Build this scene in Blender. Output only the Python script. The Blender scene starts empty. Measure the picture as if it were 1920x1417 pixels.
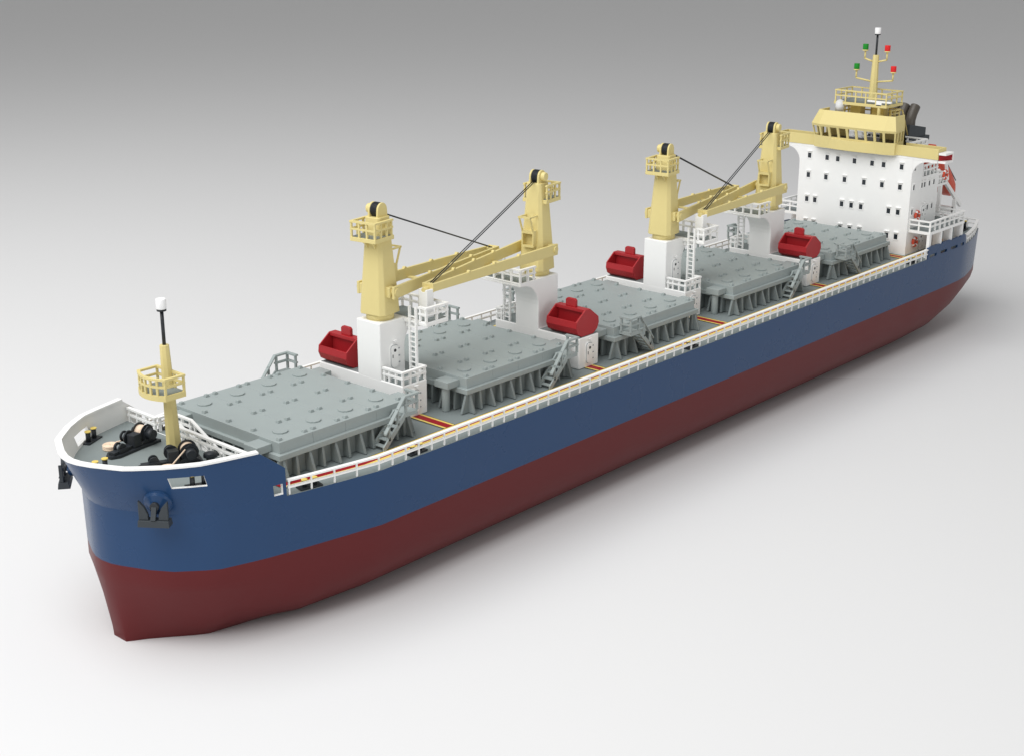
import bpy, bmesh, math, random
from mathutils import Vector, Matrix
random.seed(7)
S = bpy.context.scene
COL = S.collection
KEEL = -1.58                                    # everything is measured from the main deck (z = 0); the floor lies under the keel

# ------------------------------------------------------------------ materials
def paint(name, col, rough=0.45, spec=0.35, var=0.05, metallic=0.0, scale=9.0, bump=0.0):
    m = bpy.data.materials.new(name); m.use_nodes = True
    nt = m.node_tree; b = nt.nodes['Principled BSDF']
    b.inputs['Metallic'].default_value = metallic
    b.inputs['Specular IOR Level'].default_value = spec
    tc = nt.nodes.new('ShaderNodeTexCoord')
    n = nt.nodes.new('ShaderNodeTexNoise'); n.inputs['Scale'].default_value = scale; n.inputs['Detail'].default_value = 6
    nt.links.new(tc.outputs['Object'], n.inputs['Vector'])
    mx = nt.nodes.new('ShaderNodeMix'); mx.data_type = 'RGBA'
    mx.inputs[6].default_value = (*[c * (1 - var) for c in col], 1)
    mx.inputs[7].default_value = (*[min(1, c * (1 + var)) for c in col], 1)
    nt.links.new(n.outputs['Fac'], mx.inputs[0]); nt.links.new(mx.outputs[2], b.inputs['Base Color'])
    mr = nt.nodes.new('ShaderNodeMapRange')
    mr.inputs['To Min'].default_value = rough - 0.06; mr.inputs['To Max'].default_value = rough + 0.06
    nt.links.new(n.outputs['Fac'], mr.inputs['Value']); nt.links.new(mr.outputs['Result'], b.inputs['Roughness'])
    if bump:
        bp = nt.nodes.new('ShaderNodeBump'); bp.inputs['Strength'].default_value = bump; bp.inputs['Distance'].default_value = 0.01
        nt.links.new(n.outputs['Fac'], bp.inputs['Height']); nt.links.new(bp.outputs['Normal'], b.inputs['Normal'])
    return m
BLUE = paint('blue_hull_paint', (0.0165, 0.0555, 0.145), 0.28, 0.28, 0.03, scale=1.5)
RED = paint('red_antifouling', (0.122, 0.0165, 0.018), 0.4, 0.18, 0.05, scale=1.5)
GREY = paint('grey_hatch_paint', (0.34, 0.385, 0.38), 0.5, 0.35, 0.04, scale=6)
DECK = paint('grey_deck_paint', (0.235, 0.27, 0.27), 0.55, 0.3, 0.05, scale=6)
WHITE = paint('white_paint', (0.92, 0.92, 0.905), 0.5, 0.3, 0.015)
YEL = paint('cream_yellow_paint', (0.75, 0.635, 0.28), 0.5, 0.3, 0.03)
BLACK = paint('black_paint', (0.022, 0.026, 0.031), 0.45, 0.4, 0.1)
DKGREY = paint('charcoal_paint', (0.04, 0.048, 0.055), 0.5, 0.35, 0.06)
CRIM = paint('crimson_paint', (0.40, 0.018, 0.024), 0.42, 0.4, 0.04)
STRIPE = paint('red_marking_paint', (0.34, 0.01, 0.018), 0.5, 0.3, 0.03)
SYEL = paint('yellow_marking_paint', (0.82, 0.62, 0.16), 0.5, 0.3, 0.03)
ROPE = paint('pale_rope', (0.86, 0.68, 0.52), 0.8, 0.15, 0.12, scale=60, bump=0.4)
ORANGE = paint('orange_paint', (0.66, 0.085, 0.04), 0.45, 0.35, 0.04)
BROWN = paint('brown_exhaust_paint', (0.085, 0.073, 0.06), 0.38, 0.5, 0.06)
STEEL = paint('grey_steel', (0.3, 0.33, 0.34), 0.4, 0.4, 0.05)
GLASS = paint('dark_window_glass', (0.018, 0.024, 0.032), 0.2, 0.5, 0.1)
GREEN = paint('green_lens', (0.01, 0.26, 0.02), 0.4, 0.3, 0.03)
REDL = paint('red_lens', (0.72, 0.02, 0.02), 0.4, 0.3, 0.03)
PALE = paint('pale_grey_dome', (0.7, 0.7, 0.7), 0.4, 0.3, 0.02)
LENSW = paint('white_lens', (0.95, 0.95, 0.95), 0.3, 0.4, 0.0)
FLOOR = paint('white_studio_floor', (0.75, 0.75, 0.75), 0.75, 0.12, 0.004, scale=0.2)

# ------------------------------------------------------------------ mesh building
def V(*a): return Vector(a)
class MB:
    def __init__(s, *mats): s.v = []; s.f = []; s.m = []; s.mats = list(mats) or [WHITE]; s.sm = []
    def _mi(s, mat):
        if mat is None: return 0
        if mat not in s.mats: s.mats.append(mat)
        return s.mats.index(mat)
    def add(s, vs, fs, mat=None, smooth=False):
        o = len(s.v); s.v += [Vector(p) for p in vs]; k = s._mi(mat)
        for f in fs: s.f.append([o + i for i in f]); s.m.append(k); s.sm.append(smooth)
        return s
    def hexa(s, a, b, mat=None):                                   # two quads of four points, joined
        return s.add(list(a) + list(b), [(0, 1, 2, 3), (7, 6, 5, 4), (0, 4, 5, 1), (1, 5, 6, 2), (2, 6, 7, 3), (3, 7, 4, 0)], mat)
    def box(s, x0, x1, y0, y1, z0, z1, mat=None):
        return s.hexa([(x0, y0, z0), (x1, y0, z0), (x1, y1, z0), (x0, y1, z0)], [(x0, y0, z1), (x1, y0, z1), (x1, y1, z1), (x0, y1, z1)], mat)
    def prism(s, poly, d, mat=None, smooth=False):                 # poly: 3-D points, d: extrusion vector
        n = len(poly); d = Vector(d); vs = [Vector(p) for p in poly] + [Vector(p) + d for p in poly]
        s.add(vs, [tuple(range(n))[::-1], tuple(range(n, 2 * n))], mat)
        return s.add(vs, [(i, (i + 1) % n, n + (i + 1) % n, n + i) for i in range(n)], mat, smooth)
    def loft(s, rings, mat=None, caps=True, smooth=False):
        n = len(rings[0]); vs = [p for r in rings for p in r]; fs = []
        for k in range(len(rings) - 1):
            for i in range(n): j = (i + 1) % n; fs.append((k * n + i, k * n + j, (k + 1) * n + j, (k + 1) * n + i))
        s.add(vs, fs, mat, smooth)
        if caps: s.add(rings[0], [tuple(range(n))[::-1]], mat); s.add(rings[-1], [tuple(range(n))], mat)
        return s
    def tube(s, a, b, r0, r1=None, n=14, mat=None, smooth=True, caps=True):
        a, b = Vector(a), Vector(b); r1 = r0 if r1 is None else r1
        d = (b - a).normalized(); u = d.orthogonal().normalized(); w = d.cross(u)
        ring = lambda c, r: [c + (u * math.cos(t) + w * math.sin(t)) * r for t in [2 * math.pi * (i + .5) / n for i in range(n)]]
        return s.loft([ring(a, r0), ring(b, r1)], mat, caps, smooth)
    def pipe(s, pts, r, n=8, mat=None):
        for a, b in zip(pts[:-1], pts[1:]): s.tube(a, b, r, r, n, mat)
        return s
    def torus(s, c, ax, R, r, n=24, m=8, matf=None, mat=None):
        c = Vector(c); ax = Vector(ax).normalized(); u = ax.orthogonal().normalized(); w = ax.cross(u)
        for i in range(n):
            t0, t1 = 2 * math.pi * i / n, 2 * math.pi * (i + 1) / n
            q = []
            for t in (t0, t1):
                e = u * math.cos(t) + w * math.sin(t)
                q.append([c + e * (R + r * math.cos(a)) + ax * r * math.sin(a) for a in [2 * math.pi * k / m for k in range(m)]])
            s.loft(q, matf(i / n) if matf else mat, False, True)
        return s
    def strip(s, pts, w, h, mat=None, closed=False):               # rectangular bar swept with mitred corners
        P = [Vector(p) for p in pts]; n = len(P); rings = []
        for i in range(n):
            di = P[i] - P[i - 1] if (i > 0 or closed) else P[1] - P[0]
            do = P[(i + 1) % n] - P[i] if (i < n - 1 or closed) else P[i] - P[i - 1]
            a = Vector((di.x, di.y, 0)); b = Vector((do.x, do.y, 0))
            if a.length < 1e-6: a = Vector((1, 0, 0))
            if b.length < 1e-6: b = a.copy()
            a.normalize(); b.normalize()
            na = Vector((-a.y, a.x, 0)); nb = Vector((-b.y, b.x, 0)); m = (na + nb)
            m = m.normalized() if m.length > 1e-6 else na
            k = 1 / max(0.35, m.dot(na)); off = m * (w / 2 * k)
            up = Vector((0, 0, h / 2))
            rings.append([P[i] + off - up, P[i] + off + up, P[i] - off + up, P[i] - off - up])
        if closed: rings.append(rings[0])
        return s.loft(rings, mat, not closed)
    def bar(s, a, b, w, h, mat=None, up=(0, 0, 1)):                # rectangular bar square to its own axis
        a, b = Vector(a), Vector(b); d = (b - a).normalized(); up = Vector(up)
        sd = d.cross(up); sd = sd.normalized() if sd.length > 1e-4 else Vector((0, 1, 0)); u = sd.cross(d)
        q = lambda c: [c - sd * w / 2 - u * h / 2, c + sd * w / 2 - u * h / 2, c + sd * w / 2 + u * h / 2, c - sd * w / 2 + u * h / 2]
        return s.hexa(q(a), q(b), mat)
    def xf(s, M):
        s.v = [M @ p for p in s.v]; return s

ORG = {}
def finish(name, mb, parent=None, bevel=0.0, label=None):
    off = ORG[parent.name] if parent else Vector((0, 0, 0))
    me = bpy.data.meshes.new(name)
    me.from_pydata([p - off for p in mb.v], [], mb.f)
    for m in mb.mats: me.materials.append(m)
    for p, k, sm in zip(me.polygons, mb.m, mb.sm): p.material_index = k; p.use_smooth = sm
    bm = bmesh.new(); bm.from_mesh(me)
    bmesh.ops.remove_doubles(bm, verts=bm.verts, dist=1e-5)
    bmesh.ops.recalc_face_normals(bm, faces=bm.faces)
    bm.to_mesh(me); bm.free()
    o = bpy.data.objects.new(name, me); COL.objects.link(o)
    if parent: o.parent = parent
    ORG[o.name] = off.copy()
    if bevel:
        b = o.modifiers.new('edge', 'BEVEL'); b.width = bevel; b.segments = 2; b.limit_method = 'ANGLE'; b.angle_limit = math.radians(40)
    if label: o['label'] = label
    return o
def thing(name, origin, label, cat, group=None):
    e = bpy.data.objects.new(name, None); COL.objects.link(e); e.empty_display_size = .1
    o = Vector(origin); e.location = o - Vector((0, 0, KEEL)); ORG[e.name] = o
    e['label'] = label; e['category'] = cat
    if group: e['group'] = group
    return e
def tag(o, label, cat, group=None):
    o['label'] = label; o['category'] = cat
    if group: o['group'] = group
def copy_tree(o, parent):
    c = o.copy(); COL.objects.link(c); c.parent = parent; ORG[c.name] = ORG[o.name].copy()
    for ch in [x for x in bpy.data.objects if x.parent == o]: copy_tree(ch, c)
    return c
def lerp(a, b, t): return a + (b - a) * t
def interp(T, x):
    if x <= T[0][0]: return T[0][1]
    for (x0, y0), (x1, y1) in zip(T[:-1], T[1:]):
        if x <= x1: return lerp(y0, y1, (x - x0) / (x1 - x0))
    return T[-1][1]
def rail(mb, pts, z0, h=0.18, step=0.19, w=0.04, mat=None, closed=False, mid=True, post=0.026, topt=0.022):
    P = [Vector((p[0], p[1], z0)) for p in pts]
    up = Vector((0, 0, 1))
    mb.strip([p + up * (h - topt / 2) for p in P], w, topt, mat, closed)
    if mid: mb.strip([p + up * h * .5 for p in P], w * .75, topt, mat, closed)
    Q = P + [P[0]] if closed else P
    for k, (a, b) in enumerate(zip(Q[:-1], Q[1:])):
        L = (b - a).length; n = max(1, round(L / step)); d = (b - a).normalized(); s = Vector((-d.y, d.x, 0))
        for i in range(n + (1 if (k == len(Q) - 2 and not closed) else 0)):
            c = a + (b - a) * (i / n)
            if i == 0 and k == 0 and not closed: c = c + d * post
            if i == n: c = c - d * post
            e, f = d * post / 2, s * post / 2
            t = up * (h - topt)
            mb.hexa([c - e - f, c + e - f, c + e + f, c - e + f], [c - e - f + t, c + e - f + t, c + e + f + t, c - e + f + t], mat)

# ------------------------------------------------------------------ the ship
ship = thing('cargo_ship', (-5, 0, KEEL), 'long blue and red cargo ship with four cream deck cranes and a white bridge block', 'ship')

W = [(0, 0), (.015, .14), (.06, .27), (.19, .56), (.33, .78), (.65, 1.07), (1.13, 1.225), (1.64, 1.335), (2.1, 1.425), (2.53, 1.5)]
TOP = [(0, 0), (.02, .15), (.08, .31), (.235, .61), (.55, .9), (.835, 1.075), (1.37, 1.215), (1.673, 1.275)]
ZTOP, XW, XT = .53, 3.935, 4.19
DA = XW - 2.517
def smoothW(d): return interp(W, d)
def P(d, z, sg=1):                                                 # point of the bow shell between deck line and bulwark top
    t2 = z / ZTOP
    a = (XW - d, smoothW(d)); dd = d * (XT - 2.517) / DA; b = (XT - dd, interp(TOP, dd))
    return Vector((lerp(a[0], b[0], t2), sg * lerp(a[1], b[1], t2), z))

# stations: (xd, yd, xw, yw, xb, yb, zb, zt, roundness)
ST = [(-14.28, 1.08, -14.06, 1.15, -13.8, .72, -.97, -.74, .4),
      (-13.65, 1.30, -13.62, 1.30, -13.45, .84, -1.06, -.77, .5),
      (-13.10, 1.44, -13.1, 1.43, -12.95, .86, -1.21, -.79, .7),
      (-12.75, 1.495, -12.7, 1.485, -12.45, .82, -1.37, -.80, .9)]
for x in (-12.0, -11.0, -9, -7, -5, -3, -1, .5, 1.405):
    ST.append((x, 1.5, x, 1.5, x, .78 if x < -11.5 else .76, -1.53 if x < -11.5 else KEEL, -.84, 1.0))
YB = [(0, 0.11), (.06, .15), (.19, .23), (.33, .34), (.65, .60), (1.13, .71), (1.64, .75), (2.53, .76)]
COLS = [DA, 1.38, 1.28, 1.178, 1.0, .84, .684, .56, .43, .33, .25, .19, .125, .06, .015, 0]
for d in [2.3, 2.1, 1.88, 1.64] + COLS:
    f = min(1, d / 1.6)
    ST.append((XW - d, smoothW(d), 3.926 - d, smoothW(d), 3.80 - d * 1.0 - .0, interp(YB, d), KEEL, lerp(-.78, -.84, f), f * f))
NA = 9
def half(st):
    xd, yd, xw, yw, xb, yb, zb, zt, ro = st
    up = [Vector((xd, yd, 0)), Vector((lerp(xd, xw, .5), lerp(yd, yw, .5), -.32)), Vector((xw, yw, -.63))]
    lo = [Vector((xw, yw, -.63))]
    for i in range(NA + 1):
        t = i / NA; a = t * math.pi / 2
        cy = lerp(1 - t, math.cos(a), ro); cz = lerp(t, math.sin(a), ro)
        lo.append(Vector((lerp(xw, xb, lerp(t, 1 - math.cos(a), ro)), yb + (yw - yb) * cy, zt + (zb - zt) * cz)))
    lo.append(Vector((xb, 0, zb)))
    return up, lo
H = [half(s) for s in ST]
def mir(p): return Vector((p.x, -p.y, p.z))
hull = MB(BLUE); low = MB(RED)
for mb, k in ((hull, 0), (low, 1)):
    for a, b in zip(H[:-1], H[1:]):
        A, B = a[k], b[k]
        for i in range(len(A) - 1):
            q = [A[i], B[i], B[i + 1], A[i + 1]]
            mb.add(q, [(0, 1, 2, 3)], None, True); mb.add([mir(p) for p in q], [(3, 2, 1, 0)], None, True)
    T = H[0][k]; mb.add(T + [mir(p) for p in T[::-1]], [tuple(range(2 * len(T)))])
    T = H[-1][k]
    for i in range(len(T) - 2):
        if k and T[i + 1].y > 1e-4: mb.add([T[i], T[i + 1], mir(T[i + 1]), mir(T[i])], [(0, 1, 2, 3)], None, True)
def smooth_by_angle(o, ang):
    me = o.data
    bm = bmesh.new(); bm.from_mesh(me)
    for e in bm.edges:
        if len(e.link_faces) == 2 and e.calc_face_angle(0) > math.radians(ang): e.smooth = False
    bm.to_mesh(me); bm.free()
o = finish('hull', hull, ship); smooth_by_angle(o, 25)
o = finish('lower_hull', low, ship, label='dark red underwater part of the hull'); smooth_by_angle(o, 28)

# decks: strips between the two sides
dk = MB(DECK)
for a, b in zip(H[:-1], H[1:]):
    p, q = a[0][0], b[0][0]; z = Vector((0, 0, -.004))
    dk.add([p + z, q + z, mir(q) + z, mir(p) + z], [(0, 1, 2, 3)])
finish('main_deck', dk, ship)
XF = 2.72
fd = MB(DECK); rows = []
for d in COLS:
    p = P(d, .27); p.y = max(0, p.y - .03); p.x -= .02 if d < .4 else 0
    rows.append(p)
rows = [p for p in rows if p.x > XF]; first = P(1.22, .27); first.x = XF; first.y -= .03; rows = [first] + rows
for p, q in zip(rows[:-1], rows[1:]):
    fd.add([p, q, mir(q), mir(p)], [(0, 1, 2, 3)])
fd.box(XF - .012, XF, -first.y, first.y, .004, .27, WHITE)
finish('forecastle_deck', fd, ship)

# bow bulwark: a shell with openings, white inside and white cap
RZ = [0, .03, .145, .22, .30, .305, .42, ZTOP]
full = [(d, 1) for d in COLS] + [(d, -1) for d in COLS[-2::-1]]
def pz(d, z):
    if z <= .305 or d <= 1.178: return z
    top = .305 + (DA - d) / (DA - 1.178) * (ZTOP - .305)
    return .305 + (z - .305) / (ZTOP - .305) * (top - .305)
G = [[P(d, pz(d, z), sg) for z in RZ] for d, sg in full]
nC, nR = len(G), len(RZ)
I = []
for i in range(nC):
    r = []
    for j in range(nR):
        t = G[min(i + 1, nC - 1)][j] - G[max(i - 1, 0)][j]; n = Vector((-t.y, t.x, 0)).normalized()
        inw = Vector((2.2, 0, 0)) - Vector((G[i][j].x, G[i][j].y, 0))
        if n.dot(inw) < 0: n = -n
        r.append(G[i][j] + n * .045)
    I.append(r)
def hole(i, j):
    if i < 0 or j < 0 or i >= nC - 1 or j >= nR - 1: return True
    a, b = full[i][0], full[i + 1][0]; lo, hi = min(a, b), max(a, b)
    if .425 < lo and hi < .69 and j in (4, 5): return True
    if 1.27 < lo and hi < 1.385 and j == 1: return True
    return False
bw = MB(BLUE, WHITE)
for i in range(nC - 1):
    for j in range(nR - 1):
        if hole(i, j): continue
        bw.add([G[i][j], G[i + 1][j], G[i + 1][j + 1], G[i][j + 1]], [(0, 1, 2, 3)], BLUE, True)
        bw.add([I[i][j], I[i + 1][j], I[i + 1][j + 1], I[i][j + 1]], [(3, 2, 1, 0)], WHITE, True)
        for (di, dj, a, b) in ((-1, 0, (i, j), (i, j + 1)), (1, 0, (i + 1, j), (i + 1, j + 1)), (0, -1, (i, j), (i + 1, j)), (0, 1, (i, j + 1), (i + 1, j + 1))):
            if hole(i + di, j + dj):
                bw.add([G[a[0]][a[1]], G[b[0]][b[1]], I[b[0]][b[1]], I[a[0]][a[1]]], [(0, 1, 2, 3)], BLUE if j + dj >= nR - 1 or i + di < 0 or i + di >= nC - 1 else WHITE)
capp = []
for i in range(nC):
    d = full[i][0]
    if d <= 1.2: capp.append((G[i][-1] + I[i][-1]) / 2 + Vector((0, 0, .008)))
bw.strip(capp, .07, .022, WHITE)
# raised rubbing bolster round each anchor pocket
o = finish('bow_bulwark', bw, ship); smooth_by_angle(o, 24)

# stern bulwark with freeing ports
xs = [-11.365, -11.43, -11.69, -11.79, -11.84, -11.92, -12.09, -12.2, -12.24, -12.5, -12.58, -12.64, -12.79, -12.84, -12.89, -12.92]
zt_ = [.185, .205, .205, .2, .175, .2, .205, .2, .178, .2, .18, .2, .2, .185, .13, .02]
ports = [(-11.43, -11.69), (-11.84, -12.09), (-12.24, -12.5), (-12.64, -12.79)]
for s in (1, -1):
    sb = MB(BLUE)
    ya = lambda x: s * (interp([(-13.1, 1.44), (-12.75, 1.495), (-12.5, 1.5)], x))
    for k in range(len(xs) - 1):
        x0, x1 = xs[k], xs[k + 1]
        seg = [(0, 1)]
        isport = any(p[1] - .001 <= x1 and x0 <= p[0] + .001 for p in ports)
        for lo, hi in (((0, .012), (.062, None)) if isport else ((0, None),)):
            a0, a1 = lo, lo; b0 = hi if hi else zt_[k]; b1 = hi if hi else zt_[k + 1]
            sb.hexa([(x0, ya(x0), a0), (x1, ya(x1), a1), (x1, ya(x1) - s * .035, a1), (x0, ya(x0) - s * .035, a0)],
                    [(x0, ya(x0), b0), (x1, ya(x1), b1), (x1, ya(x1) - s * .035, b1), (x0, ya(x0) - s * .035, b0)])
    finish('stern_bulwark', sb, ship)

# main railings
for s in (1, -1):
    r = MB(WHITE); pts = []
    for x in [2.49, 2.22, 1.95, 1.68, 1.405, -2, -6, -11.36]:
        pts.append((x, s * (smoothW(max(0, XW - x)) - .022 if x > 1.405 else 1.478)))
    rail(r, pts, 0, .17, .2, .047, post=.017, topt=.019)
    finish('side_railing', r, ship)
r = MB(WHITE)
rail(r, [(-12.93, 1.445), (-13.1, 1.415), (-13.65, 1.28), (-14.25, 1.06), (-14.25, -1.06), (-13.65, -1.28), (-13.1, -1.415), (-12.93, -1.445)], 0, .17, .2, .05)
finish('stern_railing', r, ship)

# painted walkway markings
def stripe(mb, x0, x1, y0, y1, along):
    z = .004
    f = (-.05, .0, .26, .73, 1.0, 1.06) if along == 'x' else (-.05, 0, .2, .8, 1.0, 1.05)
    for k, m in ((0, BLACK), (1, SYEL), (2, STRIPE), (3, SYEL), (4, BLACK)):
        if along == 'x': a, b = lerp(y0, y1, f[k]), lerp(y0, y1, f[k + 1]); q = [(x0, a, z), (x1, a, z), (x1, b, z), (x0, b, z)]
        else: a, b = lerp(x0, x1, f[k]), lerp(x0, x1, f[k + 1]); q = [(a, y0, z), (b, y0, z), (b, y1, z), (a, y1, z)]
        mb.add(q, [(0, 1, 2, 3)], m)
for s in (1, -1):
    st = MB(SYEL, STRIPE)
    stripe(st, -13.2, 1.405, s * 1.12, s * 1.298, 'x')
    xs_ = [1.405, 1.68, 1.95, 2.22, 2.42]                       # the marking follows the deck edge towards the bow
    for xa, xb in zip(xs_[:-1], xs_[1:]):
        lim = []
        for x in (xa, xb):
            sh = smoothW(XW - x) - 1.5; lim.append((1.12 + sh, 1.298 + sh))
        F = (-.05, .0, .26, .73, 1.0, 1.06)
        for k, m_ in ((0, BLACK), (1, SYEL), (2, STRIPE), (3, SYEL), (4, BLACK)):
            q = [(xa, s * lerp(*lim[0], F[k]), .004), (xb, s * lerp(*lim[1], F[k]), .004), (xb, s * lerp(*lim[1], F[k + 1]), .004), (xa, s * lerp(*lim[0], F[k + 1]), .004)]
            st.add(q, [(0, 1, 2, 3)], m_)
    for xc in (-.06, -2.905, -5.75, -8.595, -11.2, -12.9): stripe(st, xc - .085, xc + .085, s * 1.11, s * .5, 'y')
    finish('walkway_marking', st, ship)

# bollards
def bollard(x, y, z, ang, h=.12, capm=SYEL, sp=.105):
    b = MB(BLACK); M = Matrix.Translation((x, y, z)) @ Matrix.Rotation(ang, 4, 'Z')
    b.box(-.13, .13, -.055, .055, 0, .016)
    for s in (-1, 1): b.tube((s * sp / 2 * 1.1, 0, .016), (s * sp / 2 * 1.1, 0, h), .026)
    b.xf(M); o = finish('bollard', b, ship)
    for s in (-1, 1):
        c = MB(capm); c.tube((s * sp / 2 * 1.1, 0, h), (s * sp / 2 * 1.1, 0, h + .012), .034); c.xf(M); finish('bollard_cap', c, o)
for s in (1, -1):
    bollard(3.345, s * .945, .27, s * -.45)
    if s > 0: bollard(3.81, -.05, .27, .05, .145)
    for x in (2.2, .77, -4.5, -10.95): bollard(x, s * (1.40 if x < 2 else 1.27), 0, 0 if x < 2 else s * -.22, .085)
    bollard(-13.95, s * .93, 0, .1, .15, sp=.13)

# forecastle rail, landing and stair
r = MB(WHITE)
rail(r, [(XF, 1.17), (XF, -.28)], .27, .17, .2, .045); rail(r, [(XF, -.64), (XF, -1.17)], .27, .17, .2, .045)
finish('forecastle_railing', r, ship)
r = MB(WHITE)
r.box(2.5, XF - .014, -.64, -.3, .245, .268, DECK)
rail(r, [(XF - .02, -.64), (2.5, -.64), (2.5, -.3)], .27, .17, .18, .04)
for x in (2.5, 2.66):
    r.strip([(x, -.3, .25), (x, .28, .01)], .02, .05)
    r.strip([(x, -.3, .43), (x, .22, .17)], .035, .02)
    for t in (.1, .5, .9): r.box(x - .011, x + .011, lerp(-.3, .24, t) - .01, lerp(-.3, .24, t) + .01, lerp(.25, .03, t), lerp(.43, .17, t) - .01)
for k in range(6): y = -.25 + k * .09; r.box(2.51, 2.65, y - .03, y + .03, .215 - k * .038, .225 - k * .038)
finish('forecastle_stair', r, ship)

# mooring winches
def winch(x, y, ang, s):
    M = Matrix.Translation((x, y, .27)) @ Matrix.Rotation(ang, 4, 'Z') @ Matrix.Diagonal((1, s, 1, 1))   # local +x forward, +y outward
    w = MB(BLACK)
    w.prism([(.36, -.02, 0), (.36, .05, 0), (.28, .1, 0), (-.05, .11, 0), (-.3, .13, 0), (-.3, -.11, 0), (-.05, -.1, 0), (.28, -.08, 0)], (0, 0, .03))
    for yy in (-.075, .075):                                       # drum side frames with splayed feet
        w.prism([(-.29, yy - .012, .03), (-.235, yy - .012, .07), (-.225, yy - .012, .18), (-.17, yy - .012, .215), (-.115, yy - .012, .18), (-.105, yy - .012, .07), (-.04, yy - .012, .03)], (0, .024, 0))
    w.bar((.0, .02, .045), (.32, .02, .045), .08, .03)
    finish_w = w.xf(M); o = finish('mooring_winch', finish_w, ship)
    d = MB(ROPE); d.tube((-.17, -.062, .13), (-.17, .062, .13), .075, n=22); d.xf(M); finish('rope_drum', d, o)
    d = MB(BLACK)
    for yy in (-.062, .055): d.tube((-.17, yy, .13), (-.17, yy + .008, .13), .098, n=22)
    d.xf(M); finish('drum_flange', d, o)
    d = MB(BLACK); d.tube((-.17, .088, .13), (-.17, .16, .13), .062, .05, n=18); d.xf(M); finish('motor', d, o)
    d = MB(BLACK); d.tube((-.17, -.088, .13), (-.17, -.13, .13), .04); d.xf(M); finish('brake', d, o)
    d = MB(BLACK); d.box(-.06, .05, -.02, .085, .03, .17); d.xf(M); finish('gear_box', d, o, .006)
    d = MB(BLACK, STEEL); d.tube((.0, -.03, .12), (.0, -.05, .12), .075, n=20); d.tube((.0, -.05, .12), (.0, -.1, .12), .04, mat=STEEL); d.tube((.0, -.1, .12), (.0, -.115, .12), .06, n=20)
    d.xf(M); finish('warping_head', d, o)
    d = MB(BLACK, STEEL)
    for yy in (-.03, .035): d.tube((.19, yy, .075), (.19, yy + .02, .075), .052, n=18)
    d.tube((.19, -.01, .075), (.19, .035, .075), .03, mat=STEEL); d.bar((.13, .06, .05), (.25, .06, .05), .03, .05)
    d.xf(M); finish('chain_wheel', d, o)
winch(3.17, .27, math.radians(-24), 1)
winch(3.18, -.43, math.radians(12), 1)
v = MB(BLACK); v.tube((2.86, .5, .27), (2.86, .5, .335), .045); v.tube((2.86, .5, .33), (2.86, .5, .365), .075, .07); v.tube((2.86, .5, .365), (2.86, .5, .38), .07, .03); finish('mushroom_vent', v, ship)

# foremast
fm = MB(YEL)
oct_ = lambda x, y, z, r: [Vector((x + r * math.cos(a), y + r * math.sin(a), z)) for a in [math.pi / 8 + k * math.pi / 4 for k in range(8)]]
fm.loft([oct_(2.95, 0, .27, .082), oct_(2.975, 0, 1.455, .05)])
FM = finish('foremast', fm, ship, .004)
arc = [(3.19 + .09 * math.cos(t), .24 * t / 1.2, 0) for t in [-1.2 + k * .3 for k in range(9)]]
pl = MB(YEL, DECK)
fp = [(2.92, -.24, .94)] + [(3.17 + .08 * (1 - (y / .24) ** 2), y, .94) for y in (-.24, -.16, -.08, 0, .08, .16, .24)] + [(2.92, .24, .94)]
pl.prism(fp, (0, 0, .058)); pl.prism([(lerp(3.05, p[0], .9), p[1] * .9, .998) for p in fp], (0, 0, .005), DECK)
finish('platform', pl, FM)
r = MB(YEL); rail(r, [(p[0] - .012 if p[0] > 3 else p[0] + .012, p[1] * .95) for p in fp], .998, .18, .17, .034, closed=True, post=.022); finish('platform_railing', r, FM)
p_ = MB(BLACK); p_.tube((2.975, 0, 1.45), (2.975, 0, 1.82), .019); p_.tube((2.975, 0, 1.815), (2.975, 0, 1.835), .05, n=18); finish('pole', p_, FM)
p_ = MB(LENSW); p_.tube((2.975, 0, 1.835), (2.975, 0, 1.945), .053, .053, n=18); finish('lamp', p_, FM, .008)

# ------------------------------------------------------------------ hatches
def access_stair(parent, xe, dirn, s):                             # landing at xe, stair descends towards dirn along x, on side s
    m = MB(GREY)
    x0, x1 = (xe, xe + dirn * .2)
    lo, hi = min(x0, x1), max(x0, x1)
    y0, y1 = .92, 1.13
    zf = .36
    m.box(lo, hi, s * y0 if s > 0 else -y1, s * y1 if s > 0 else -y0, zf - .045, zf)
    rail(m, [(x0, s * (y0 + .02)), (x0, s * (y1 - .01)), (x1, s * (y1 - .01))], zf, .205, .15, .045)
    fx = x1 + dirn * .33
    for yy in (y0 + .035, y1 - .01):
        m.strip([(x1, s * yy, zf - .03), (fx, s * yy, .01)], .022, .075)
    m.strip([(x1, s * (y1 - .01), zf + .194), (fx - dirn * .03, s * (y1 - .01), .19)], .045, .022)
    for t in (.3, .72):
        xx = lerp(x1, fx, t); m.box(xx - .012, xx + .012, s * (y1 - .01) - .011, s * (y1 - .01) + .011, lerp(zf, 0, t), lerp(zf + .19, .2, t))
    for k in range(5):
        xx = lerp(x1, fx, (k + .7) / 5.4); zz = lerp(zf - .03, 0, (k + .7) / 5.4)
        m.box(xx - .032, xx + .032, min(s * (y0 + .05), s * (y1 - .025)), max(s * (y0 + .05), s * (y1 - .025)), zz - .008, zz + .004)
    return finish('access_stair', m, parent)
HX0, HX1 = .44, 2.29
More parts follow.
